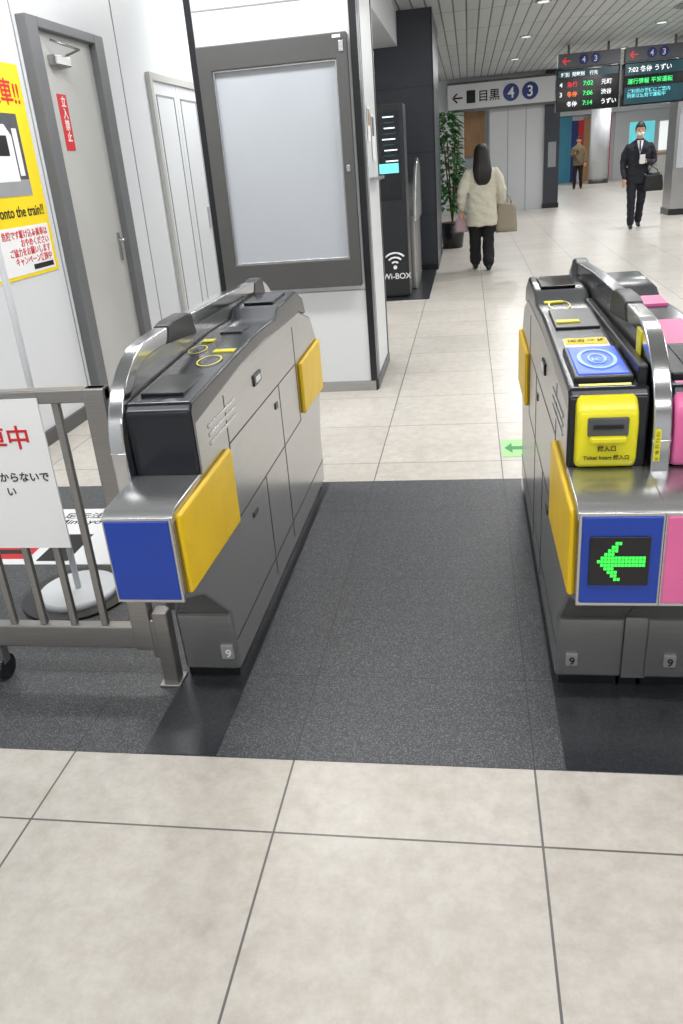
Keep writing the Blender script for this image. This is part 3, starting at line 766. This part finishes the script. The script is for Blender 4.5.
# --- distant man with phone
fl=(3.9,32.1,0)
f_=empty('standing_man',fl)
T=Matrix.Translation(fl)@Matrix.Rotation(math.radians(170),4,'Z')
bm=bmesh.new()
limb(bm,[(.09,0,.88),(.10,.02,.5),(.11,.03,.10)],[.10,.072,.055],1)
limb(bm,[(-.09,0,.88),(-.10,.03,.5),(-.12,-.03,.10)],[.10,.072,.055],1)
shoe(bm,(.11,.0,.042),(.12,.17,.032),2);shoe(bm,(-.12,-.06,.042),(-.13,.11,.032),2)
stack(bm,[(.80,0,0,.185,.13),(1.0,0,0,.18,.13),(1.2,0,0,.19,.13),(1.34,0,0,.19,.13),(1.42,0,0,.15,.10),(1.49,0,0,.07,.065)],0)
limb(bm,[(.17,0,1.35),(.25,.0,1.14),(.10,.24,1.18)],[.068,.058,.042],0)
limb(bm,[(-.17,0,1.35),(-.25,.0,1.14),(-.24,.06,.90)],[.068,.058,.042],0)
limb(bm,[(0,0,1.46),(0,.01,1.55)],[.055,.053],3)
remesh_body('body',bm,['tan','pants','leather','skin'],f_,.013,T)
HM=head(f_,(0,.02,1.625),T,down=.35);short_hair(f_,HM)
hand(f_,'right',(.10,.24,1.18),(-.8,.5,.2),(0,.2,1),T,.6);hand(f_,'left',(-.24,.06,.88),(0,.1,-1),(.5,.8,0),T,.5)
bm=bmesh.new();bmesh.ops.create_cube(bm,size=1)
for v in bm.verts:v.co=Vector((.02+v.co.x*.07,.31+v.co.y*.01,1.23+v.co.z*.14))
add('phone',bm,'black',f_,T,False,.003)
# ------------------------------------------------------------------ lights
def area(name,x,y,sx,sy,e,z=CEIL-.03,col=(1,.995,.99)):
    p=empty(name,(x,y,z))
    box('housing',x-sx/2-.03,x+sx/2+.03,y-sy/2-.03,y+sy/2+.03,z+.003,CEIL+.001,'frame',p)
    l=bpy.data.lights.new('tube','AREA');l.shape='RECTANGLE';l.size=sx;l.size_y=sy;l.energy=e;l.color=col
    o=bpy.data.objects.new('tube',l);C.objects.link(o);o.location=(x,y,z)
    o.parent=p;o.matrix_parent_inverse=Matrix.Translation(p.location).inverted()
K=0.62
for y,e in ((-1.8,52),(1.0,58),(4.6,90),(8.2,85)):
    for x in (-1.6,.9,3.8):
        area('ceiling_light',x,y,1.6,.35,e*K)
for y in (2,9,16): area('ceiling_light',6.8,y,1.6,.35,90*K)
def downlight(x,y,e):
    p=empty('downlight',(x,y,CEIL))
    cyl('trim_ring',(x,y,CEIL-.015),(x,y,CEIL+.001),.11,'steel',p)
    cyl('lens',(x,y,CEIL-.02),(x,y,CEIL-.014),.075,'swhite',p)
    l=bpy.data.lights.new('lamp','AREA');l.shape='DISK';l.size=.16;l.energy=e
    o=bpy.data.objects.new('lamp',l);C.objects.link(o);o.location=(x,y,CEIL-.025)
    o.parent=p;o.matrix_parent_inverse=Matrix.Translation(p.location).inverted()
for y in (12.5,16,19.6,27,31,35):
    for x in (1.0,3.2,5.8):
        if y>22.5 and x<2: continue
        downlight(x,y,66*K)
for x in (3.6,6.2): downlight(x,23.2,66*K)
cyl('ceiling_vent',(3.3,14.3,CEIL-.02),(3.3,14.3,CEIL+.001),.28,'steel')
wd=bpy.data.worlds.new('world');bpy.context.scene.world=wd;wd.use_nodes=True
wd.node_tree.nodes['Background'].inputs[0].default_value=(.9,.95,1,1);wd.node_tree.nodes['Background'].inputs[1].default_value=.3
# ------------------------------------------------------------------ camera
cam=bpy.data.cameras.new('camera');cam.sensor_fit='VERTICAL';cam.sensor_height=36;cam.lens=795.3/1024*36
cam.clip_start=.05;cam.clip_end=200
co=bpy.data.objects.new('camera',cam);C.objects.link(co)
R=Matrix.Rotation(math.radians(10.19),4,'Z')@Matrix.Rotation(math.radians(90-23.58),4,'X')@Matrix.Rotation(math.radians(-4.78),4,'Z')
co.matrix_world=Matrix.Translation((0,0,1.5))@R
bpy.context.scene.camera=co
sc=bpy.context.scene
sc.view_settings.view_transform='Standard';sc.view_settings.look='None';sc.view_settings.exposure=0
